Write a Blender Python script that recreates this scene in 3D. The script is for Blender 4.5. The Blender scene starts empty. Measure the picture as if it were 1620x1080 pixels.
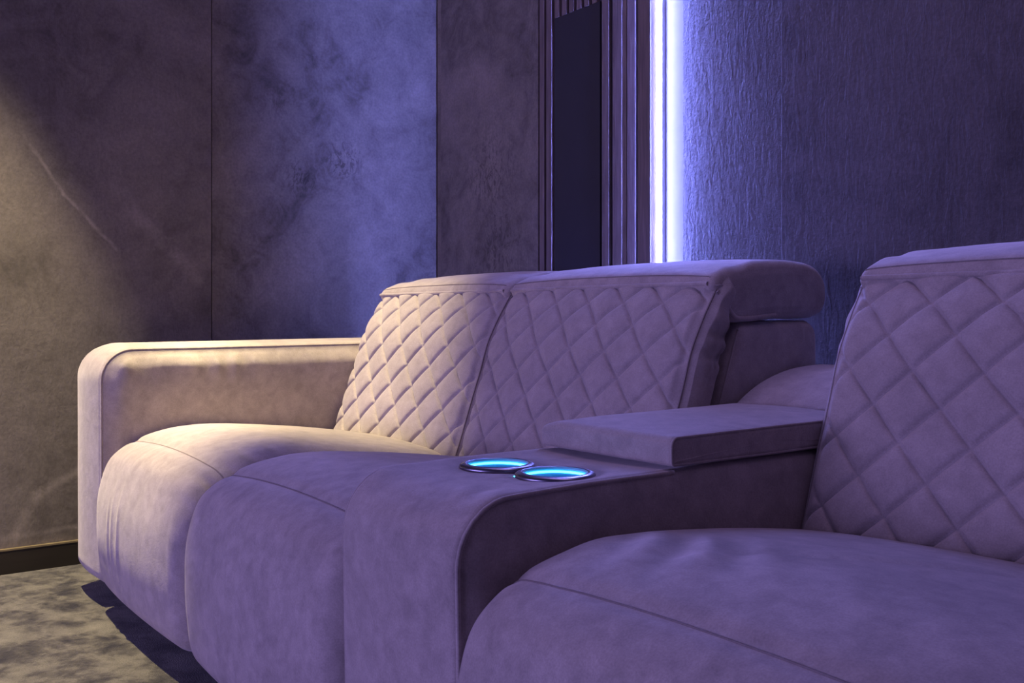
import bpy, bmesh, math, random
import numpy as np
from mathutils import Vector

# ------------------------------------------------------------------ camera, world, light, exposure
scene = bpy.context.scene
C = scene.collection
FPX = 1550.0                                   # focal length in pixels of a 1620 x 1080 frame
YAW = math.atan2(1150, 1550)
EYE = 0.69
cam_d = bpy.data.cameras.new('camera')
cam_d.sensor_width = 36.0
cam_d.lens = 36.0 * FPX / 1620.0
cam_d.shift_y = -40.0 / 1620.0
cam_d.clip_start = 0.02
cam = bpy.data.objects.new('camera', cam_d)
cam.location = (0, 0, EYE)
cam.rotation_euler = (math.radians(90), 0, math.pi / 2 - YAW)
C.objects.link(cam)
scene.camera = cam

scene.view_settings.view_transform = 'Standard'
scene.view_settings.look = 'None'
scene.view_settings.gamma = 1.0
scene.view_settings.use_curve_mapping = False
scene.view_settings.exposure = 0.0

world = bpy.data.worlds.new('world')
scene.world = world
world.use_nodes = True
world.node_tree.nodes['Background'].inputs[0].default_value = (0.05, 0.04, 0.12, 1)
world.node_tree.nodes['Background'].inputs[1].default_value = 0.0


def area_light(name, loc, target, sx, sy, col, power):
    d = bpy.data.lights.new(name, 'AREA')
    d.shape = 'RECTANGLE'
    d.size = sx
    d.size_y = sy
    d.color = col
    d.energy = power
    o = bpy.data.objects.new(name, d)
    o.location = loc
    v = Vector(target) - Vector(loc)
    o.rotation_euler = v.to_track_quat('-Z', 'Y').to_euler()
    C.objects.link(o)
    return o


# light from outside the picture: an unseen blue source facing the sofa, the ceiling cove above it
area_light('front_light_offscreen', (-1.8, -2.95, 0.75), (-1.8, 0.9, 0.75), 2.2, 0.9, (0.45, 0.36, 1.0), 105)
area_light('ceiling_cove_offscreen', (-0.9, 1.2, 2.57), (-0.9, 1.2, 0.0), 2.4, 0.4, (0.64, 0.43, 0.95), 11)

# ------------------------------------------------------------------ node helpers


def new_mat(name):
    m = bpy.data.materials.new(name)
    m.use_nodes = True
    nt = m.node_tree
    b = nt.nodes['Principled BSDF']
    return m, nt, b


def N(nt, typ, **kw):
    n = nt.nodes.new(typ)
    for k, v in kw.items():
        setattr(n, k, v)
    return n


def lk(nt, a, b):
    nt.links.new(a, b)


def math_n(nt, op, a, b=None, clamp=False):
    n = N(nt, 'ShaderNodeMath', operation=op, use_clamp=clamp)
    for i, v in enumerate((a, b)):
        if v is None:
            continue
        if isinstance(v, (int, float)):
            n.inputs[i].default_value = v
        else:
            lk(nt, v, n.inputs[i])
    return n.outputs[0]


def noise(nt, co, scale, detail=4, rough=0.55, dist=0.0, stretch=None):
    if stretch:
        mp = N(nt, 'ShaderNodeMapping')
        mp.inputs['Scale'].default_value = stretch
        lk(nt, co, mp.inputs[0])
        co = mp.outputs[0]
    n = N(nt, 'ShaderNodeTexNoise')
    n.inputs['Scale'].default_value = scale
    n.inputs['Detail'].default_value = detail
    n.inputs['Roughness'].default_value = rough
    n.inputs['Distortion'].default_value = dist
    lk(nt, co, n.inputs['Vector'])
    return n.outputs['Fac']


def ramp(nt, fac, stops):
    r = N(nt, 'ShaderNodeValToRGB')
    e = r.color_ramp.elements
    while len(e) < len(stops):
        e.new(0.5)
    for i, (p, c) in enumerate(stops):
        e[i].position = p
        e[i].color = (*c, 1)
    lk(nt, fac, r.inputs[0])
    return r.outputs[0]


def smooth(nt, v, lo, hi, to0=0.0, to1=1.0):
    m = N(nt, 'ShaderNodeMapRange', interpolation_type='SMOOTHSTEP')
    m.inputs[1].default_value = lo
    m.inputs[2].default_value = hi
    m.inputs[3].default_value = to0
    m.inputs[4].default_value = to1
    lk(nt, v, m.inputs[0])
    return m.outputs[0]


def mixc(nt, fac, a, b, mode='MIX'):
    m = N(nt, 'ShaderNodeMix', data_type='RGBA', blend_type=mode)
    if isinstance(fac, (int, float)):
        m.inputs[0].default_value = fac
    else:
        lk(nt, fac, m.inputs[0])
    for i, v in ((6, a), (7, b)):
        if isinstance(v, tuple):
            m.inputs[i].default_value = (*v, 1)
        else:
            lk(nt, v, m.inputs[i])
    return m.outputs[2]


def bump(nt, b, h, strength, dist):
    n = N(nt, 'ShaderNodeBump')
    n.inputs['Strength'].default_value = strength
    n.inputs['Distance'].default_value = dist
    lk(nt, h, n.inputs['Height'])
    lk(nt, n.outputs[0], b.inputs['Normal'])


def obj_co(nt):
    return N(nt, 'ShaderNodeTexCoord').outputs['Object']


def mat_velvet(name, col, patch=0.16, offs=(0, 0, 0)):
    m, nt, b = new_mat(name)
    co = obj_co(nt)
    mp = N(nt, 'ShaderNodeMapping')
    mp.inputs['Location'].default_value = offs
    lk(nt, co, mp.inputs[0])
    co = mp.outputs[0]
    n1 = noise(nt, co, 10.0, 6, 0.65, 0.9)
    n2 = noise(nt, co, 38.0, 4, 0.6, 0.4)
    n3 = noise(nt, co, 420.0, 2, 0.6)
    v = math_n(nt, 'ADD', math_n(nt, 'MULTIPLY', n1, 0.45), math_n(nt, 'MULTIPLY', n2, 0.55))
    lo = tuple(c * (1 - patch * 1.6) for c in col)
    hi = tuple(min(1, c * (1 + patch)) for c in col)
    cc = ramp(nt, v, [(0.36, lo), (0.64, hi)])
    cc = mixc(nt, 0.10, cc, ramp(nt, n3, [(0.3, (0, 0, 0)), (0.7, (1, 1, 1))]), 'OVERLAY')
    lk(nt, cc, b.inputs['Base Color'])
    b.inputs['Roughness'].default_value = 0.82
    b.inputs['Specular IOR Level'].default_value = 0.12
    b.inputs['Sheen Weight'].default_value = 0.35
    b.inputs['Sheen Roughness'].default_value = 0.45
    b.inputs['Sheen Tint'].default_value = (0.9, 0.85, 0.95, 1)
    bump(nt, b, math_n(nt, 'ADD', math_n(nt, 'MULTIPLY', n3, 0.3), math_n(nt, 'MULTIPLY', n2, 0.7)), 0.22, 0.004)
    return m


def mat_plain(name, col, rough=0.5, metal=0.0, var=0.1, scale=30, stretch=None, bmp=0.0):
    m, nt, b = new_mat(name)
    co = obj_co(nt)
    n1 = noise(nt, co, scale, 4, 0.6, 0.3, stretch)
    lk(nt, ramp(nt, n1, [(0.3, tuple(c * (1 - var) for c in col)), (0.7, tuple(c * (1 + var) for c in col))]),
       b.inputs['Base Color'])
    b.inputs['Roughness'].default_value = rough
    b.inputs['Metallic'].default_value = metal
    if bmp:
        bump(nt, b, n1, bmp, 0.003)
    return m


def mat_emit(name, col, strength):
    m, nt, b = new_mat(name)
    co = obj_co(nt)
    n1 = noise(nt, co, 40, 2)
    b.inputs['Base Color'].default_value = (0.8, 0.8, 0.8, 1)
    lk(nt, ramp(nt, n1, [(0.2, tuple(c * 0.94 for c in col)), (0.8, col)]), b.inputs['Emission Color'])
    b.inputs['Emission Strength'].default_value = strength
    b.inputs['Roughness'].default_value = 0.4
    return m


def seg_mask(nt, sy, sz, p0, p1, w):
    """1 on the segment p0-p1 of the (Y, Z) plane, fading to 0 at distance w."""
    (y0, z0), (y1, z1) = p0, p1
    dy, dz = y1 - y0, z1 - z0
    l2 = dy * dy + dz * dz
    ay = math_n(nt, 'SUBTRACT', sy, y0)
    az = math_n(nt, 'SUBTRACT', sz, z0)
    t = math_n(nt, 'DIVIDE', math_n(nt, 'ADD', math_n(nt, 'MULTIPLY', ay, dy), math_n(nt, 'MULTIPLY', az, dz)), l2, True)
    ey = math_n(nt, 'SUBTRACT', ay, math_n(nt, 'MULTIPLY', t, dy))
    ez = math_n(nt, 'SUBTRACT', az, math_n(nt, 'MULTIPLY', t, dz))
    d = math_n(nt, 'SQRT', math_n(nt, 'ADD', math_n(nt, 'MULTIPLY', ey, ey), math_n(nt, 'MULTIPLY', ez, ez)))
    return smooth(nt, d, 0.0, w, 1.0, 0.0)


def mat_suede(name, base, light_marks=(), dark_marks=(), seed=0.0, plane='YZ', contrast=0.45, fibre=0.3):
    """Nubuck wall covering: mottled nap, cloudy patches, brushed marks, fine relief."""
    m, nt, b = new_mat(name)
    co0 = obj_co(nt)
    mp = N(nt, 'ShaderNodeMapping')
    mp.inputs['Location'].default_value = (seed, seed * 1.7, seed * 0.6)
    lk(nt, co0, mp.inputs[0])
    co = mp.outputs[0]
    big = noise(nt, co, 2.6, 6, 0.62, 0.8)
    mid = noise(nt, co, 9.0, 5, 0.65, 1.2)
    fine = noise(nt, co, 130.0, 3, 0.6)
    fib = noise(nt, co, 60.0, 4, 0.7, 0.5, (1, 1, 0.3))
    v = math_n(nt, 'ADD', math_n(nt, 'MULTIPLY', big, 0.6), math_n(nt, 'MULTIPLY', mid, 0.4))
    cc = ramp(nt, v, [(0.34, tuple(c * (1 - contrast) for c in base)), (0.5, base),
                      (0.68, tuple(c * (1 + contrast * 0.7) for c in base))])
    sx = N(nt, 'ShaderNodeSeparateXYZ')
    lk(nt, co0, sx.inputs[0])
    wob = N(nt, 'ShaderNodeMix', data_type='VECTOR')
    a = sx.outputs[1] if plane == 'YZ' else sx.outputs[0]
    wn = math_n(nt, 'MULTIPLY', math_n(nt, 'SUBTRACT', noise(nt, co0, 14, 3), 0.5), 0.012)
    a = math_n(nt, 'ADD', a, wn)
    z = math_n(nt, 'ADD', sx.outputs[2], wn)
    nt.nodes.remove(wob)
    brk = smooth(nt, noise(nt, co0, 22, 3), 0.2, 0.6)
    for p0, p1, w, s in light_marks:
        k = math_n(nt, 'MULTIPLY', math_n(nt, 'MULTIPLY', seg_mask(nt, a, z, p0, p1, w), brk), s)
        cc = mixc(nt, k, cc, tuple(min(1, c * 2.3) for c in base))
    for p0, w, s in dark_marks:
        scr = smooth(nt, noise(nt, co, 34, 5, 0.7, 2.5, (1, 1, 0.55)), 0.47, 0.60)
        k = math_n(nt, 'MULTIPLY', math_n(nt, 'MULTIPLY', seg_mask(nt, a, z, p0, (p0[0] + 0.01, p0[1]), w), scr), s)
        cc = mixc(nt, k, cc, tuple(c * 0.22 for c in base))
    cc = mixc(nt, 0.18, cc, ramp(nt, fine, [(0.25, (0, 0, 0)), (0.75, (1, 1, 1))]), 'OVERLAY')
    lk(nt, cc, b.inputs['Base Color'])
    b.inputs['Roughness'].default_value = 0.85
    b.inputs['Specular IOR Level'].default_value = 0.15
    b.inputs['Sheen Weight'].default_value = 0.15
    bump(nt, b, math_n(nt, 'ADD', math_n(nt, 'MULTIPLY', fib, 0.8), math_n(nt, 'MULTIPLY', fine, 0.3)), fibre, 0.006)
    return m


def mat_carpet(name):
    m, nt, b = new_mat(name)
    co = obj_co(nt)
    mp = N(nt, 'ShaderNodeMapping')
    mp.inputs['Rotation'].default_value = (0, 0, math.radians(-36))
    mp.inputs['Scale'].default_value = (1.0, 1.0, 1.0)
    lk(nt, co, mp.inputs[0])
    n1 = noise(nt, mp.outputs[0], 8.0, 6, 0.68, 0.2)
    n2 = noise(nt, mp.outputs[0], 17.0, 4, 0.65, 0.6)
    n3 = noise(nt, co, 330.0, 2, 0.7)
    v = math_n(nt, 'ADD', math_n(nt, 'MULTIPLY', n1, 0.7), math_n(nt, 'MULTIPLY', n2, 0.3))
    cc = ramp(nt, v, [(0.40, (0.018, 0.017, 0.017)), (0.47, (0.055, 0.051, 0.047)), (0.53, (0.11, 0.102, 0.093)), (0.66, (0.165, 0.155, 0.14))])
    cc = mixc(nt, 0.35, cc, ramp(nt, n3, [(0.25, (0, 0, 0)), (0.75, (1, 1, 1))]), 'OVERLAY')
    lk(nt, cc, b.inputs['Base Color'])
    b.inputs['Roughness'].default_value = 0.95
    b.inputs['Specular IOR Level'].default_value = 0.05
    b.inputs['Sheen Weight'].default_value = 0.2
    bump(nt, b, math_n(nt, 'ADD', n3, math_n(nt, 'MULTIPLY', n2, 0.8)), 0.6, 0.006)
    return m


VCOL = (0.355, 0.305, 0.297)
M = {
    'velvet': mat_velvet('velvet', VCOL, 0.13),
    'velvet_seat': mat_velvet('velvet_seat', VCOL, 0.14, (3.1, 0.7, 1.1)),
    'velvet_quilt': mat_velvet('velvet_quilt', VCOL, 0.10, (1.7, 2.7, 0.1)),
    'thread': mat_plain('thread', (0.20, 0.165, 0.165), 0.85, 0, 0.15, 300),
    'gap': mat_plain('gap', (0.03, 0.025, 0.03), 0.9),
    'carpet': mat_carpet('carpet'),
    'wood': mat_plain('wood', (0.12, 0.092, 0.090), 0.55, 0, 0.35, 26, (6, 6, 0.35), 0.15),
    'panel': mat_plain('panel', (0.016, 0.015, 0.020), 0.75, 0, 0.1, 12),
    'plaster': mat_plain('plaster', (0.080, 0.071, 0.074), 0.8, 0, 0.08, 20),
    'dark_wall': mat_suede('dark_wall', (0.145, 0.126, 0.114), seed=9),
    'ceiling': mat_plain('ceiling', (0.05, 0.048, 0.05), 0.9),
    'base': mat_plain('base', (0.018, 0.014, 0.011), 0.4, 0, 0.3, 18, (1, 0.2, 2)),
    'brass': mat_plain('brass', (0.30, 0.24, 0.15), 0.45, 0.6),
    'chrome': mat_plain('chrome', (0.28, 0.27, 0.36), 0.34, 1.0, 0.05),
    'cup': mat_plain('cup', (0.10, 0.16, 0.40), 0.45, 0.0, 0.05),
    'black': mat_plain('black', (0.02, 0.02, 0.02), 0.5),
    'led': mat_emit('led', (0.21, 0.25, 1.0), 340.0),
    'cover_plastic': mat_plain('cover_plastic', (0.60, 0.62, 0.64), 0.5, 0.0, 0.04),
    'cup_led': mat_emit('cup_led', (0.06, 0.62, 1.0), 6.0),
    'cup_lip': mat_plain('cup_lip', (0.25, 0.55, 0.75), 0.35, 0.0, 0.05),  # cyan light of the ring is put into the lip colour
    'lens': mat_emit('lens', (1.0, 0.72, 0.42), 12.0),
}
WALL_X = -2.92
WALL_Y = 1.84
WY2 = 1.852                                    # right of the slats the wall lies a little deeper
M['wall_a'] = mat_suede('wall_a', (0.145, 0.126, 0.114), seed=0.4,
                        light_marks=[((0.52, 1.18), (0.62, 1.03), 0.008, 0.5), ((0.62, 1.03), (0.76, 0.88), 0.008, 0.5),
                                     ((0.80, 1.00), (1.0, 0.80), 0.03, 0.35), ((0.50, 0.10), (0.55, 0.20), 0.025, 0.35),
                                     ((0.55, 0.20), (0.68, 0.27), 0.02, 0.4), ((0.45, 0.095), (0.7, 0.105), 0.012, 0.25)])
M['wall_b'] = mat_suede('wall_b', (0.145, 0.126, 0.114), seed=2.3, contrast=0.7,
                        dark_marks=[((1.32, 1.13), 0.09, 0.8), ((1.47, 1.20), 0.12, 0.7), ((1.25, 1.38), 0.1, 0.4)])
M['wall_c'] = mat_suede('wall_c', (0.145, 0.126, 0.114), seed=5.1, plane='XZ', contrast=0.6,
                        dark_marks=[((-2.6, 1.15), 0.22, 0.7), ((-2.55, 0.9), 0.2, 0.7)])
M['wall_d'] = mat_suede('wall_d', (0.080, 0.071, 0.074), seed=7.7, plane='XZ', contrast=0.25, fibre=0.9)
M['wall_e'] = mat_suede('wall_e', (0.080, 0.071, 0.074), seed=8.9, plane='XZ', contrast=0.35, fibre=0.6)

# ------------------------------------------------------------------ mesh helpers


def finish(name, me, mat, parent=None, smooth_sh=True):
    me.materials.append(mat)
    if smooth_sh:
        me.polygons.foreach_set('use_smooth', [True] * len(me.polygons))
    o = bpy.data.objects.new(name, me)
    C.objects.link(o)
    if parent is not None:
        o.parent = parent
    return o


def tag(o, label=None, cat=None, group=None, kind=None):
    if label:
        o['label'] = label
    if cat:
        o['category'] = cat
    if group:
        o['group'] = group
    if kind:
        o['kind'] = kind
    return o


def empty(name, loc=(0, 0, 0)):
    o = bpy.data.objects.new(name, None)
    o.location = loc
    o.empty_display_size = 0.1
    C.objects.link(o)
    return o


def box_mesh(name, lo, hi, bev=0.0, seg=2):
    bm = bmesh.new()
    bmesh.ops.create_cube(bm, size=1.0)
    for v in bm.verts:
        v.co = Vector([lo[i] + (v.co[i] + 0.5) * (hi[i] - lo[i]) for i in range(3)])
    if bev:
        bmesh.ops.bevel(bm, geom=list(bm.edges), offset=bev, segments=seg, profile=0.5, affect='EDGES')
    me = bpy.data.meshes.new(name)
    bm.to_mesh(me)
    bm.free()
    return me


def box(name, lo, hi, mat, parent=None, bev=0.0):
    return finish(name, box_mesh(name, lo, hi, bev), mat, parent, False)


def lathe(name, prof, mat, parent, centre, n=48, arc=None):
    """prof: closed list of (r, z) turned about the vertical axis at centre."""
    a0, a1 = arc if arc else (0, 2 * math.pi)
    closed = arc is None
    m = n if closed else n + 1
    vs, fs = [], []
    for i in range(m):
        t = a0 + (a1 - a0) * i / n
        for r, z in prof:
            vs.append((centre[0] + r * math.cos(t), centre[1] + r * math.sin(t), centre[2] + z))
    k = len(prof)
    for i in range(n):
        j = (i + 1) % m
        for q in range(k):
            w = (q + 1) % k
            fs.append((i * k + q, j * k + q, j * k + w, i * k + w))
    if not closed:
        fs.append(tuple(range(k - 1, -1, -1)))
        fs.append(tuple(range((m - 1) * k, m * k)))
    me = bpy.data.meshes.new(name)
    me.from_pydata(vs, [], fs)
    me.validate()
    bm = bmesh.new()
    bm.from_mesh(me)
    bmesh.ops.recalc_face_normals(bm, faces=bm.faces)
    bm.to_mesh(me)
    bm.free()
    return finish(name, me, mat, parent)


def tube(name, pts, r, mat, parent, sides=8, closed=False):
    pts = np.asarray(pts, float)
    n = len(pts)
    if closed:
        T = np.roll(pts, -1, 0) - np.roll(pts, 1, 0)
    else:
        T = np.gradient(pts, axis=0)
    T /= np.linalg.norm(T, axis=1)[:, None] + 1e-12
    ref = np.array([0.31, 0.22, 0.92])
    vs = []
    for i in range(n):
        a = np.cross(T[i], ref)
        if np.linalg.norm(a) < 0.15:
            a = np.cross(T[i], [1, 0, 0])
        a /= np.linalg.norm(a)
        b = np.cross(T[i], a)
        for k in range(sides):
            t = 2 * math.pi * k / sides
            vs.append(pts[i] + r * (math.cos(t) * a + math.sin(t) * b))
    fs = []
    for i in range(n if closed else n - 1):
        j = (i + 1) % n
        for k in range(sides):
            l = (k + 1) % sides
            fs.append((i * sides + k, i * sides + l, j * sides + l, j * sides + k))
    if not closed:
        fs.append(tuple(range(sides)))
        fs.append(tuple(range((n - 1) * sides, n * sides))[::-1])
    me = bpy.data.meshes.new(name)
    me.from_pydata([tuple(v) for v in vs], [], fs)
    return finish(name, me, mat, parent)


def spline(pts, n, dense=12):
    """closed Catmull-Rom through pts, resampled to n points of equal spacing."""
    P = np.asarray(pts, float)
    m = len(P)
    out = []
    for i in range(m):
        p0, p1, p2, p3 = P[i - 1], P[i], P[(i + 1) % m], P[(i + 2) % m]
        d1, d2, d3 = (max(np.linalg.norm(b - a), 1e-6) ** 0.5 for a, b in ((p0, p1), (p1, p2), (p2, p3)))
        t0, t1 = 0, d1
        t2 = t1 + d2
        t3 = t2 + d3
        for k in range(dense):
            t = t1 + (t2 - t1) * k / dense
            a1 = (t1 - t) / (t1 - t0) * p0 + (t - t0) / (t1 - t0) * p1
            a2 = (t2 - t) / (t2 - t1) * p1 + (t - t1) / (t2 - t1) * p2
            a3 = (t3 - t) / (t3 - t2) * p2 + (t - t2) / (t3 - t2) * p3
            b1 = (t2 - t) / (t2 - t0) * a1 + (t - t0) / (t2 - t0) * a2
            b2 = (t3 - t) / (t3 - t1) * a2 + (t - t1) / (t3 - t1) * a3
            out.append((t2 - t) / (t2 - t1) * b1 + (t - t1) / (t2 - t1) * b2)
    return resample(np.array(out), n)


def rounded(pts, n, seg=8):
    """closed polygon [(y, z, radius)] with round corners, resampled."""
    out = []
    m = len(pts)
    for i in range(m):
        p = np.array(pts[i][:2], float)
        a = np.array(pts[i - 1][:2], float)
        b = np.array(pts[(i + 1) % m][:2], float)
        r = pts[i][2]
        ua = (a - p) / np.linalg.norm(a - p)
        ub = (b - p) / np.linalg.norm(b - p)
        ang = math.acos(max(-1, min(1, float(ua @ ub))))
        t = r / math.tan(ang / 2)
        q0, q1 = p + ua * t, p + ub * t
        c = p + (ua + ub) / np.linalg.norm(ua + ub) * r / math.sin(ang / 2)
        for k in range(seg + 1):
            f = k / seg
            d = (q0 - c) * (1 - f) + (q1 - c) * f
            out.append(c + d / np.linalg.norm(d) * r)
    return resample(np.array(out), n)


def resample(P, n):
    Q = np.vstack([P, P[:1]])
    s = np.concatenate([[0], np.cumsum(np.linalg.norm(np.diff(Q, axis=0), axis=1))])
    t = np.linspace(0, s[-1], n, endpoint=False)
    return np.stack([np.interp(t, s, Q[:, 0]), np.interp(t, s, Q[:, 1])], 1)


def poly_normals(P):
    T = np.roll(P, -1, 0) - np.roll(P, 1, 0)
    nrm = np.stack([T[:, 1], -T[:, 0]], 1)
    nrm /= np.linalg.norm(nrm, axis=1)[:, None] + 1e-12
    area = 0.5 * np.sum(P[:, 0] * np.roll(P[:, 1], -1) - np.roll(P[:, 0], -1) * P[:, 1])
    return nrm if area > 0 else -nrm


def loft(name, prof, x0, x1, r, nx, mat, parent, disp=None, caps=10, rseg=6, drop=None, power=2.0):
    """Sweep a closed (Y, Z) profile along X from x0 to x1; ends rounded by radius r, capped with rings.
    disp(P, Nrm, info) -> offsets (n, 3). Returns object and the (stations, points) array of displaced positions."""
    n = len(prof)
    on = poly_normals(prof)
    st = []
    for k in range(rseg):
        th = math.pi / 2 * k / rseg
        st.append((x0 + r * (1 - math.cos(th) ** (2 / power)), r * (1 - math.sin(th) ** (2 / power))))
    left = list(st)
    for x in np.linspace(x0 + r, x1 - r, nx):
        st.append((x, 0.0))
    for xx, ins in reversed(left):
        st.append((x0 + x1 - xx, ins))
    rows = [np.column_stack([np.full(n, x), prof - on * ins]) for x, ins in st]
    S = len(rows)
    V = list(np.vstack(rows))
    iscap = [0] * (S * n)
    F = []
    area = 0.5 * np.sum(prof[:, 0] * np.roll(prof[:, 1], -1) - np.roll(prof[:, 0], -1) * prof[:, 1])
    idx = np.arange(S * n).reshape(S, n)
    q = np.stack([idx[:-1], np.roll(idx[:-1], -1, 1), np.roll(idx[1:], -1, 1), idx[1:]], -1).reshape(-1, 4)
    if area < 0:
        q = q[:, ::-1]
    F.extend(map(tuple, q))
    for side, row in ((-1, 0), (1, S - 1)):
        base = rows[row]
        c = base.mean(0)
        prev = idx[row]
        for k in range(1, caps):
            s = 1 - k / caps
            ring = c + (base - c) * s
            cur = np.arange(len(V), len(V) + n)
            V.extend(ring)
            iscap.extend([side] * n)
            qq = np.stack([prev, cur, np.roll(cur, -1), np.roll(prev, -1)], -1)
            if side * area < 0:
                qq = qq[:, ::-1]
            F.extend(map(tuple, qq[:, ::-1]) if side > 0 and False else map(tuple, qq))
            prev = cur
        V.append(c)
        iscap.append(side)
        ci = len(V) - 1
        for k in range(n):
            f = (prev[k], ci, prev[(k + 1) % n])
            F.append(f if side * area > 0 else f[::-1])
    V = np.array(V)
    me = bpy.data.meshes.new(name)
    me.from_pydata(V.tolist(), [], [tuple(int(i) for i in f) for f in F])
    bm = bmesh.new()
    bm.from_mesh(me)
    bmesh.ops.recalc_face_normals(bm, faces=bm.faces)
    bm.to_mesh(me)
    bm.free()
    if disp is not None:
        nr = np.zeros(len(V) * 3, np.float32)
        me.vertices.foreach_get('normal', nr)
        nr = nr.reshape(-1, 3)
        V = V + disp(V, nr, np.array(iscap))
        me.vertices.foreach_set('co', V.astype(np.float32).ravel())
        me.update()
    if drop is not None:
        bm = bmesh.new()
        bm.from_mesh(me)
        dead = [f for f in bm.faces if drop(f.calc_center_median())]
        bmesh.ops.delete(bm, geom=dead, context='FACES')
        bm.to_mesh(me)
        bm.free()
    o = finish(name, me, mat, parent)
    return o, V[:S * n].reshape(S, n, 3)


def gauss(x, c, w):
    return np.exp(-((x - c) / w) ** 2)


def sstep(x, a, b):
    t = np.clip((x - a) / (b - a), 0, 1)
    return t * t * (3 - 2 * t)


_rng = np.random.RandomState(4)
_waves = [(_rng.uniform(-1, 1, 3) * k, _rng.uniform(0, 6.28), 1.0 / k ** 0.8) for k in (6, 9, 13, 18, 26, 35) for _ in range(4)]


def lumps(P, scale=1.0, seed=0.0):
    v = np.zeros(len(P))
    for d, ph, a in _waves:
        v += a * np.sin((P @ d) * scale * 2.2 + ph + seed * (1 + d[0]))
    return v / 1.6


def ufrom(u, y):
    """X of the point of plane Y = y that pixel column u of the photograph looks at."""
    s, c = math.sin(YAW), math.cos(YAW)
    k = (u - 810) / FPX
    dx, dy = -c + k * s, s + k * c
    return dx * y / dy


# ------------------------------------------------------------------ the room
ROOM_R, ROOM_F, ROOM_H = 2.2, -3.0, 2.6
fl = box('floor', (WALL_X - 0.1, ROOM_F - 0.1, -0.1), (ROOM_R + 0.1, WY2 + 0.1, 0), M['carpet'])
tag(fl, 'mottled grey brown carpet with dark cloudy patches', kind='structure')
ce = box('ceiling', (WALL_X - 0.1, ROOM_F - 0.1, ROOM_H), (ROOM_R + 0.1, WY2 + 0.1, ROOM_H + 0.1), M['ceiling'])
tag(ce, 'dark ceiling above the sofa', kind='structure')
wl = box('wall_left', (WALL_X - 0.1, ROOM_F, 0), (WALL_X - 0.012, WY2, ROOM_H), M['dark_wall'])
tag(wl, 'side wall covered in mottled suede panels beside the sofa arm', kind='structure')
SEAM = 1.036
box('wallpaper_panel', (WALL_X - 0.012, -0.9, 0.0), (WALL_X, SEAM - 0.001, ROOM_H), M['wall_a'], wl, 0.0012)
box('wallpaper_panel', (WALL_X - 0.012, SEAM + 0.001, 0.0), (WALL_X - 0.0015, WALL_Y, ROOM_H), M['wall_b'], wl, 0.0012)
box('wallpaper_panel', (WALL_X - 0.012, ROOM_F, 0.0), (WALL_X, -0.902, ROOM_H), M['wall_b'], wl, 0.0012)
wb = box('wall_back', (WALL_X - 0.1, WY2 + 0.012, 0), (ROOM_R + 0.1, WY2 + 0.1, ROOM_H), M['plaster'])
tag(wb, 'back wall behind the sofa with suede panels and wooden slats', kind='structure')
X857 = ufrom(853, WALL_Y)
XSM = ufrom(1081, WY2)
X1238 = ufrom(1238, WY2)
X1170 = ufrom(1170, WY2)
box('wallpaper_panel', (WALL_X + 0.03, WALL_Y - 0.004, 0), (X857 - 0.001, WY2 + 0.012, ROOM_H), M['wall_c'], wb, 0.001)
box('wallpaper_panel', (WALL_X, WALL_Y, 0), (WALL_X + 0.028, WY2 + 0.012, ROOM_H), M['dark_wall'], wb)
box('smooth_panel', (ufrom(1041, WALL_Y), WY2 - 0.001, 0), (XSM - 0.0005, WY2 + 0.012, ROOM_H), M['plaster'], wb)
box('wallpaper_panel', (XSM, WY2 - 0.002, 0), (X1170 - 0.0005, WY2 + 0.012, ROOM_H), M['wall_d'], wb, 0.001)
box('wallpaper_panel', (X1170 + 0.0005, WY2 - 0.003, 0), (X1238 - 0.001, WY2 + 0.012, ROOM_H), M['wall_d'], wb, 0.001)
box('wallpaper_panel', (X1238 + 0.001, WY2 - 0.007, 0), (-0.202, WY2 + 0.012, ROOM_H), M['wall_e'], wb, 0.002)
box('wallpaper_panel', (-0.20, WY2 - 0.007, 0), (ROOM_R, WY2 + 0.012, ROOM_H), M['wall_e'], wb, 0.002)
wr = box('wall_right', (ROOM_R, ROOM_F, 0), (ROOM_R + 0.1, WY2, ROOM_H), M['dark_wall'])
tag(wr, 'dark suede wall on the far side of the room', kind='structure')
wf = box('wall_front', (WALL_X - 0.1, ROOM_F - 0.1, 0), (ROOM_R + 0.1, ROOM_F, ROOM_H), M['dark_wall'])
tag(wf, 'dark suede wall facing the sofa', kind='structure')
bl = box('baseboard_left', (WALL_X, ROOM_F, 0), (WALL_X + 0.012, WALL_Y, 0.062), M['base'])
tag(bl, 'low dark baseboard with a thin brass edge along the side wall', kind='structure')
box('edge_strip', (WALL_X, ROOM_F, 0.0625), (WALL_X + 0.013, WALL_Y, 0.067), M['brass'], bl)
bb = box('baseboard_back', (WALL_X + 0.012, WALL_Y - 0.016, 0), (X857, WALL_Y - 0.004, 0.062), M['base'])
tag(bb, 'low dark baseboard along the back wall', kind='structure')

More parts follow.
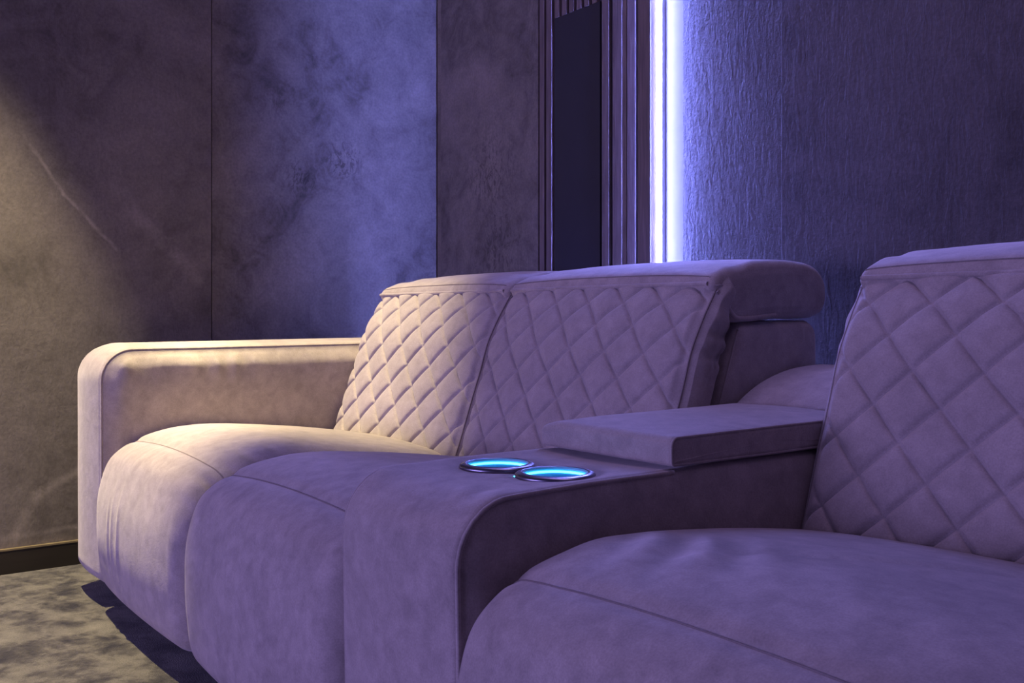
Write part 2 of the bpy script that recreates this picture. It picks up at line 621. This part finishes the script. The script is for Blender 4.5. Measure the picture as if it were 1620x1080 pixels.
# wooden slat column on the back wall: slats stand proud of a dark backing board
tr = box('trim_1', (ufrom(853, WALL_Y), WALL_Y + 0.008, 0), (ufrom(1040, WALL_Y), WY2 + 0.012, ROOM_H), M['panel'])
tag(tr, 'tall dark wooden slat column with a black centre board beside the light strip', kind='structure')
for a, b_, d in ((853.5, 860.5, 0.0), (864, 872.5, 0.0), (952, 963, 0.0), (969, 983.5, 0.0), (984.5, 991, -0.003),
                 (992, 1005, 0.0), (1010, 1022.5, 0.0), (1023.5, 1038, 0.0)):
    y = WALL_Y - 0.004 - d
    box('slat', (ufrom(a, y), y, 0), (ufrom(b_, y), WALL_Y + 0.008, ROOM_H), M['wood'], tr, 0.0008)
yb = WALL_Y - 0.001
box('centre_board', (ufrom(877, yb), yb, 0), (ufrom(949, yb), WALL_Y + 0.008, 1.575), M['panel'], tr)
for k in range(7):
    xa = ufrom(878, yb) + k * 0.0335
    if xa + 0.022 < ufrom(950, yb):
        box('grille_slat', (xa, yb - 0.002, 1.575), (xa + 0.021, WALL_Y + 0.008, ROOM_H), M['wood'], tr, 0.001)

# ------------------------------------------------------------------ wall light strips


def light_strip(x, y, depth, label, mat, cover, z0, z1):
    """slim profile on the wall: bright front tube, plain plastic side cover reaching back to the wall"""
    t = empty('light_strip', (x, y, 0))
    tag(t, label, 'light strip')
    box('channel', (-0.0035, -0.002, z0), (0.0020, depth - 0.001, z1), M['chrome'], t)
    box('diffuser', (-0.0025, -0.017, z0), (0.0025, -0.002, z1), M[mat], t, 0.001)
    box('side_cover', (0.0021, -0.002, z0), (0.0036, depth - 0.001, z1), M['cover_plastic'], t)
    if cover:   # full-height slat added in front of the tube to shade the side wall, held at floor and ceiling
        box('shield_slat', (-cover, -0.040, 0.0), (-0.004, -0.034, ROOM_H), M['wood'], t, 0.001)
    return t


light_strip(ufrom(1042.5, WALL_Y - 0.010), WALL_Y, WY2 - WALL_Y, 'glowing white blue vertical light strip beside the wooden slats', 'led', 0.048, 0.02, ROOM_H - 0.02)

# ------------------------------------------------------------------ ceiling downlight


def downlight(x, y, power, half_deg, blend, label, col=(1.0, 0.83, 0.46), aim=(0, 0)):
    t = empty('downlight_offscreen', (x, y, ROOM_H))
    tag(t, label, 'downlight', 'ceiling downlights')
    lathe('trim_ring', [(0.036, -0.002), (0.050, -0.001), (0.050, -0.006), (0.036, -0.008)], M['black'], t, (0, 0, 0), 32)
    lathe('lens_offscreen', [(0.001, -0.003), (0.036, -0.003), (0.036, -0.001), (0.001, -0.001)], M['lens'], t, (0, 0, 0), 32)
    d = bpy.data.lights.new('downlight_beam_offscreen', 'SPOT')
    d.energy = power
    d.color = col
    d.spot_size = math.radians(half_deg * 2)
    d.spot_blend = blend
    d.shadow_soft_size = 0.02
    o = bpy.data.objects.new('downlight_beam_offscreen', d)
    o.location = (0, 0, -0.03)
    v = Vector((aim[0], aim[1], -1))
    o.rotation_euler = v.to_track_quat('-Z', 'Y').to_euler()
    C.objects.link(o)
    o.parent = t
    return t


downlight(-2.50, 0.34, 600, 20.0, 0.6, 'small round warm downlight in the ceiling above the open carpet')
downlight(-2.47, 0.80, 520, 15.5, 1.0, 'small round warm downlight in the ceiling above the sofa arm', aim=(0.065, 0.15))

# ------------------------------------------------------------------ the sofa
sofa = empty('cinema_sofa', (0, 0, 0))
tag(sofa, 'mauve velvet cinema sofa with quilted backs, padded arms and a cup holder console', 'sofa')
SEATS = [(-2.432, -1.822), (-1.818, -1.197), (-0.908, -0.285), (-0.281, 0.340)]

# --- seats
seat_prof = spline([(.66, .05), (.62, .052), (.600, .075), (.589, .14), (.585, .21), (.590, .29), (.612, .350), (.668, .391),
                    (.74, .412), (.82, .418), (.95, .408), (1.08, .392), (1.2, .372), (1.29, .350), (1.31, .30),
                    (1.31, .10), (1.28, .05), (1.0, .05)], 420)
k_seam = int(np.argmin(np.abs(seat_prof[:, 0] - .668) + 10 * (seat_prof[:, 1] < .3)))


def seat_disp(i, x0, x1):
    def f(P, nr, cap):
        x, y, z = P.T
        t = (x - x0) / (x1 - x0)
        crown = np.clip(1 - (2 * t - 1) ** 2, 0, 1) ** 0.8
        out = np.zeros_like(P)
        top = sstep(nr[:, 2], 0.2, 0.8)
        front = sstep(-nr[:, 1], 0.2, 0.8) * (cap == 0)
        out[:, 2] += crown * 0.020 * top
        out[:, 1] -= crown * 0.014 * front
        h = lumps(P, 0.5, i * 2.1) * 0.0016 * (top + front * 0.6)
        # pulled seam: the cloth dips on both sides of the stitching
        ds = np.hypot(y - .668, z - .391)
        h -= 0.005 * gauss(ds, 0, 0.012) * (cap == 0) * (nr[:, 2] > 0.1)
        # fanned tension folds running from the seam
        amp = [0.35, 0.5, 0.5, 0.5][i]
        fold = np.sin(x * 95 + 2.5 * np.sin(z * 9 + i) + i) * gauss(z, 0.33, 0.07) * front
        h += 0.0010 * amp * fold
        fold2 = np.sin(x * 70 + 40 * (y - .67) + 3 * np.sin(y * 7 + i)) * gauss(y, 0.76, 0.06) * top
        h += 0.0008 * amp * fold2
        if i == 0:
            for cx, w, a in ((-2.19, .007, .0045), (-2.243, .009, .0030), (-2.275, .008, .0035)):
                h += a * gauss(x, cx + 0.03 * (z - .2), w) * gauss(z, 0.19, 0.075) * front
            edge = sstep(t, 0.80, 1.0)
            h -= 0.006 * edge * np.clip(np.sin(90 * (y + z) + 2 * np.sin(30 * z)), 0, 1) * gauss(y, 0.68, 0.12) * (cap == 0) * sstep(z, .30, .37)
        if i == 2:
            h += 0.0035 * np.sin(75 * (x + 0.55 * y) + 2.5 * np.sin(14 * y)) * gauss(np.hypot((x + .76) / 1.3, y - .79), 0, .075) * top
            h -= 0.004 * gauss(y - 0.95 - 0.25 * np.sin(5 * (x + .6)), 0, .02) * gauss(x, -.55, .2) * top
        out += nr * h[:, None]
        return out
    return f


for i, (a, b_) in enumerate(SEATS):
    a, b_ = a - (0.012, 0.001, 0.016, 0.001)[i], b_ + (0.001, 0.012, 0.001, 0.012)[i]
    o, R_ = loft('seat', seat_prof, a, b_, 0.050, 110, M['velvet_seat'], sofa, seat_disp(i, a, b_), power=2.0, rseg=8)
    line = R_[3:-3, k_seam]
    tube('seam', line + np.array([0, 0, -0.0004]), 0.0016, M['thread'], o, 6)

# --- arms
arm_prof = rounded([(.600, .05, .03), (.598, .612, .075), (1.60, .618, .05), (1.60, .05, .03)], 420)


def arm_disp(inner, x0, x1):
    def f(P, nr, cap):
        x, y, z = P.T
        t = (x - x0) / (x1 - x0)
        crown = np.clip(1 - (2 * t - 1) ** 2, 0, 1)
        out = np.zeros_like(P)
        out[:, 2] += crown * 0.011 * sstep(nr[:, 2], .3, .9)
        out[:, 1] -= crown * 0.008 * sstep(-nr[:, 1], .3, .9)
        h = lumps(P, 0.6, 3.3) * 0.0008
        side = cap == inner
        d_top = 0.615 - z
        d_in = np.clip(np.minimum(d_top, y - .60), 0, 1)
        puff = 0.020 * sstep(d_in, 0.0, 0.05) * (1 - 0.75 * sstep(d_top, 0.05, 0.22))
        wr_ = 0.0035 * np.sin(75 * y + 3 * np.sin(21 * y) + 14 * (z - .55)) * gauss(d_top, 0.045, 0.03) * sstep(y, .60, .66) * (1.15 - sstep(y, .75, 1.3))
        h = h + side * (puff + wr_)
        out += nr * h[:, None]
        return out
    return f


for x0, x1, inner in ((-2.668, -2.440, 1), (0.346, 0.574, -1)):
    o, R_ = loft('armrest', arm_prof, x0, x1, 0.012, 60, M['velvet'], sofa, arm_disp(inner, x0, x1), caps=40)
    row = 3 if inner < 0 else -4
    tube('piping', R_[row], 0.0026, M['velvet'], o, 6, True)
    row = -4 if inner < 0 else 3
    tube('piping', R_[row], 0.0026, M['velvet'], o, 6, True)

# --- back shells
shell_prof = rounded([(1.325, .30, .02), (1.330, .46, .03), (1.412, .679, .022), (1.650, .683, .035), (1.660, .06, .03), (1.33, .06, .03)], 200)


def shell_disp(P, nr, cap):
    h = lumps(P, 0.5, 6.0) * 0.001 + 0.003 * (cap != 0) * sstep(P[:, 2], .3, .5) * gauss(P[:, 1], 1.5, .09) * (1 - sstep(P[:, 2], .58, .66))
    return nr * h[:, None]


for a, b_ in SEATS:
    o, R_ = loft('back_shell', shell_prof, a + 0.004, b_ - 0.002, 0.020, 30, M['velvet'], sofa, shell_disp)
    tube('seam', R_[-4][(R_[-4][:, 2] > .34) & (R_[-4][:, 1] < 1.45) & (R_[-4][:, 2] < .665)], 0.002, M['velvet'], o, 6)

# --- quilted back cushions
back_prof = spline([(1.215, .315), (1.192, .335), (1.194, .37), (1.211, .42), (1.246, .52), (1.264, .57), (1.284, .63), (1.309, .678), (1.337, .722),
                    (1.362, .756), (1.385, .768), (1.400, .752), (1.397, .715), (1.384, .68), (1.358, .60), (1.333, .525),
                    (1.300, .42), (1.285, .345), (1.262, .318)], 420, 16)
CELL = 0.104
ROW = 0.098
LAT = [(-2.121, .571), (-1.565, .571), (-0.715, .567), (-0.091, .567)]


def back_disp(i, x0, x1):
    def f(P, nr, cap):
        x, y, z = P.T
        t = np.clip((x - x0) / (x1 - x0), 0, 1)
        crown = np.clip(1 - np.abs(2 * t - 1) ** 2.6, 0, 1)
        out = np.zeros_like(P)
        fr = sstep(-nr[:, 1], 0.25, 0.6) * (cap == 0)
        out[:, 1] -= crown * 0.012 * fr
        p = (x - LAT[i][0]) / CELL
        zz = z + 0.25 * np.clip(z - .69, 0, 1) + 0.004 * np.sin(x * 5)
        q = (zz - LAT[i][1]) / ROW
        fa = np.abs(np.sin(np.pi * (p + q)))
        fb = np.abs(np.sin(np.pi * (p - q)))
        pil = (1 - np.exp(-fa / 0.10)) * (1 - np.exp(-fb / 0.10)) * (0.55 + 0.45 * (fa * fb) ** 0.5)
        fade = (1 - 0.9 * sstep(z, .738, .760)) * sstep(np.minimum(x - x0, x1 - x), 0.003, 0.018) * sstep(z, .335, .37)
        h = 0.0118 * pil * fr * fade
        h += lumps(P, 1.6, i) * 0.0006 * fr
        # seam all round the quilted field
        ex = np.minimum(x - x0, x1 - x)
        h -= 0.004 * gauss(ex, 0.012, 0.006) * fr
        # plain side gusset: bulges and folds
        yc = np.interp(z, [.35, .525, .60, .68, .75], [1.24, 1.29, 1.32, 1.345, 1.375])
        side = (cap != 0)
        fold = 0.0045 * np.sin((z + 0.25 * (y - yc)) * 120 + 1.5 * np.sin(z * 30)) * sstep(z, .55, .62) * (1 - sstep(z, .73, .76)) * sstep(y - yc, -.05, .02)
        out[:, 1] += (cap == 1) * 0.003 * np.sin(z * 70) * sstep(z, .55, .62) * sstep(y - yc, 0, .03)
        h += side * (0.012 * gauss(y, yc, .045) + fold)
        out += nr * h[:, None]
        return out
    return f


front_mask = None
for i, (a, b_) in enumerate(SEATS):
    o, R_ = loft('backrest', back_prof, a + 0.004, b_ - 0.002, 0.010, 240, M['velvet_quilt'], sofa, back_disp(i, a + .004, b_ - .002), caps=16, rseg=4)
    for row in (2, -3):
        ln = R_[row]
        k0 = int(np.argmin(np.hypot(ln[:, 1] - 1.20, ln[:, 2] - .35)))
        k1 = int(np.argmin(np.hypot(ln[:, 1] - 1.368, ln[:, 2] - .762)))
        if k0 < k1:
            seg_ = ln[k0:k1]
        else:
            seg_ = ln[k1:k0]
        tube('seam', seg_, 0.0016, M['thread'], o, 6)

# --- headrests
head_prof = spline([(1.336, .746), (1.345, .762), (1.380, .776), (1.44, .789), (1.51, .797), (1.59, .797), (1.645, .788), (1.674, .765), (1.681, .735),
                    (1.675, .707), (1.650, .690), (1.59, .685), (1.52, .684), (1.44, .678), (1.400, .680), (1.370, .705), (1.345, .728)], 260)


def head_disp(i, x0, x1):
    def f(P, nr, cap):
        x, y, z = P.T
        t = np.clip((x - x0) / (x1 - x0), 0, 1)
        crown = np.clip(1 - np.abs(2 * t - 1) ** 3, 0, 1)
        out = np.zeros_like(P)
        top = sstep(nr[:, 2], .2, .9) * (cap == 0)
        out[:, 2] += crown * 0.008 * top
        h = lumps(P, 0.7, i * 1.3) * 0.0012
        ends = np.exp(-np.minimum(x - x0, x1 - x) / 0.10)
        h += 0.0025 * ends * np.sin(55 * (y + 0.8 * (x - x0)) + 2 * np.sin(9 * y)) * gauss(y, 1.42, .06) * top
        h += (cap != 0) * 0.003 * gauss(np.hypot((y - 1.51) / 2.4, z - .738), 0, .05)
        out += nr * h[:, None]
        return out
    return f


for i, (a, b_) in enumerate(SEATS):
    o, R_ = loft('headrest', head_prof, a + 0.003, b_ - 0.002, 0.020, 120, M['velvet'], sofa, head_disp(i, a, b_), caps=10, rseg=8, power=2.2)
    kf = int(np.argmin(np.hypot(head_prof[:, 0] - 1.337, head_prof[:, 1] - .748)))
    kb = int(np.argmin(np.hypot(head_prof[:, 0] - 1.345, head_prof[:, 1] - .762)))
    tube('piping', R_[6:-6, kf] + np.array([0, -0.001, 0]), 0.0042, M['velvet'], o, 8)
    tube('seam', R_[6:-6, kb], 0.0013, M['thread'], o, 6)
    for row in (3, -4):
        ln = R_[row]
        m_ = (ln[:, 1] < 1.52) & (ln[:, 2] < .735)
        pts = ln[m_]
        order = np.argsort(pts[:, 1])
        tube('piping', pts[order], 0.0052, M['velvet'], o, 6)

# --- console
CX0, CX1 = -1.192, -0.914
CUPS = [(-1.108, .797), (-0.999, .812)]
CUP_Z = 0.483
con_prof = rounded([(.606, .05, .03), (.598, .482, .078), (.80, .487, .3), (1.36, .487, .02), (1.36, .05, .02)], 380)


def con_disp(P, nr, cap):
    x, y, z = P.T
    t = (x - CX0) / (CX1 - CX0)
    crown = np.clip(1 - (2 * t - 1) ** 2, 0, 1)
    out = np.zeros_like(P)
    top = sstep(nr[:, 2], .4, .9) * (cap == 0)
    out[:, 2] -= 0.004 * crown * top
    out[:, 1] -= crown * 0.008 * sstep(-nr[:, 1], .3, .9) * (cap == 0)
    h = lumps(P, 0.7, 1.9) * 0.0010
    h += 0.0012 * np.sin(60 * x + 20 * y + 3 * np.sin(20 * x)) * gauss(y, .66, .03) * (cap == 0)
    h += (cap != 0) * (0.006 * gauss(z, .36, .1) + 0.0015 * lumps(P, 1.2, 4))
    for cx, cy in CUPS:
        d = np.hypot(x - cx, y - cy)
        out[:, 2] -= top * 0.003 * gauss(d, 0.05, 0.015)
    out += nr * h[:, None]
    return out


def con_drop(c):
    return c.z > 0.45 and any(math.hypot(c.x - a, c.y - b) < 0.044 for a, b in CUPS)


o, R_ = loft('console', con_prof, CX0, CX1, 0.010, 70, M['velvet'], sofa, con_disp, caps=24, rseg=5, drop=con_drop)
for row in (2, -3):
    ln = R_[row]
    ks = [k for k in range(len(ln)) if ln[k, 2] > .1 and ln[k, 1] < 0.95]
    brk_ = next((j for j in range(1, len(ks)) if ks[j] != ks[j - 1] + 1), 0)
    ks = ks[brk_:] + ks[:brk_]
    tube('piping', ln[ks], 0.0030, M['velvet'], o, 6)

bol_prof = spline([(1.325, .44), (1.335, .495), (1.367, .523), (1.41, .550), (1.454, .570), (1.51, .586), (1.566, .594), (1.65, .594), (1.69, .575),
                   (1.70, .50), (1.70, .10), (1.66, .06), (1.36, .06), (1.33, .10), (1.325, .3)], 200)
loft('console_back', bol_prof, CX0 + .002, CX1 - .002, 0.014, 30, M['velvet'], sofa, lambda P, nr, cap: nr * (lumps(P, .8, 2.2) * .0012)[:, None])

# --- console lid
lid_prof = rounded([(.938, .4905, .006), (.937, .5305, .014), (1.36, .534, .010), (1.36, .4905, .006)], 220)


def lid_disp(P, nr, cap):
    x, y, z = P.T
    t = (x - CX0) / (CX1 - CX0)
    top = sstep(nr[:, 2], .3, .9) * (cap == 0)
    out = np.zeros_like(P)
    out[:, 2] += 0.005 * np.clip(1 - (2 * t - 1) ** 2, 0, 1) * top * sstep(y, .93, 1.05)
    out[:, 2] -= 0.007 * (1 - sstep(t, 0.0, 0.14)) * sstep(z, .505, .53)
    h = lumps(P, 1.0, 5.5) * 0.0008
    return out + nr * h[:, None]


o, R_ = loft('console_lid', lid_prof, CX0 + .001, CX1 + .003, 0.007, 60, M['velvet'], sofa, lid_disp, caps=12, rseg=4)
tube('piping', R_[-3], 0.0022, M['velvet'], o, 6, True)

# --- cup holders
for cx, cy in CUPS:
    t = empty('cup_holder', (cx, cy, CUP_Z))
    t.parent = sofa
    lathe('rim', [(.0428, -.001), (.0432, .0032), (.0455, .0038), (.0500, .0026), (.0530, .0006), (.0535, -.003), (.0500, -.006), (.0435, -.006)], M['chrome'], t, (0, 0, 0), 64)
    lathe('lip', [(.0412, -.0020), (.0418, .0032), (.0431, .0032), (.0431, -.0020)], M['cup_lip'], t, (0, 0, 0), 64)
    lathe('light_ring', [(.0412, -.0021), (.0402, -.0026), (.0402, -.0046), (.0412, -.0050), (.0425, -.0050), (.0425, -.0021)], M['cup_led'], t, (0, 0, 0), 64)
    lathe('cup', [(.001, -.075), (.036, -.075), (.0400, -.070), (.0412, -.0052), (.0428, -.0052), (.0428, -.078), (.001, -.078)], M['cup'], t, (0, 0, 0), 64)
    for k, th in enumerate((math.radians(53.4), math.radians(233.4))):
        lathe('leak_glow', [(.0530, -.0032), (.0545, -.0028), (.0545, -.0044), (.0530, -.0044)], M['cup_led'], t, (0, 0, 0), 8, (th - .07, th + .07))  # glowing arcs stand in for light leaking under the rim

# --- feet
for x in (-2.55, -1.82, -1.05, -0.28, 0.46):
    for y in (0.78, 1.5):
        lathe('foot', [(.001, 0), (.022, 0), (.026, .060), (.001, .060)], M['black'], sofa, (x, y, 0.0), 20)
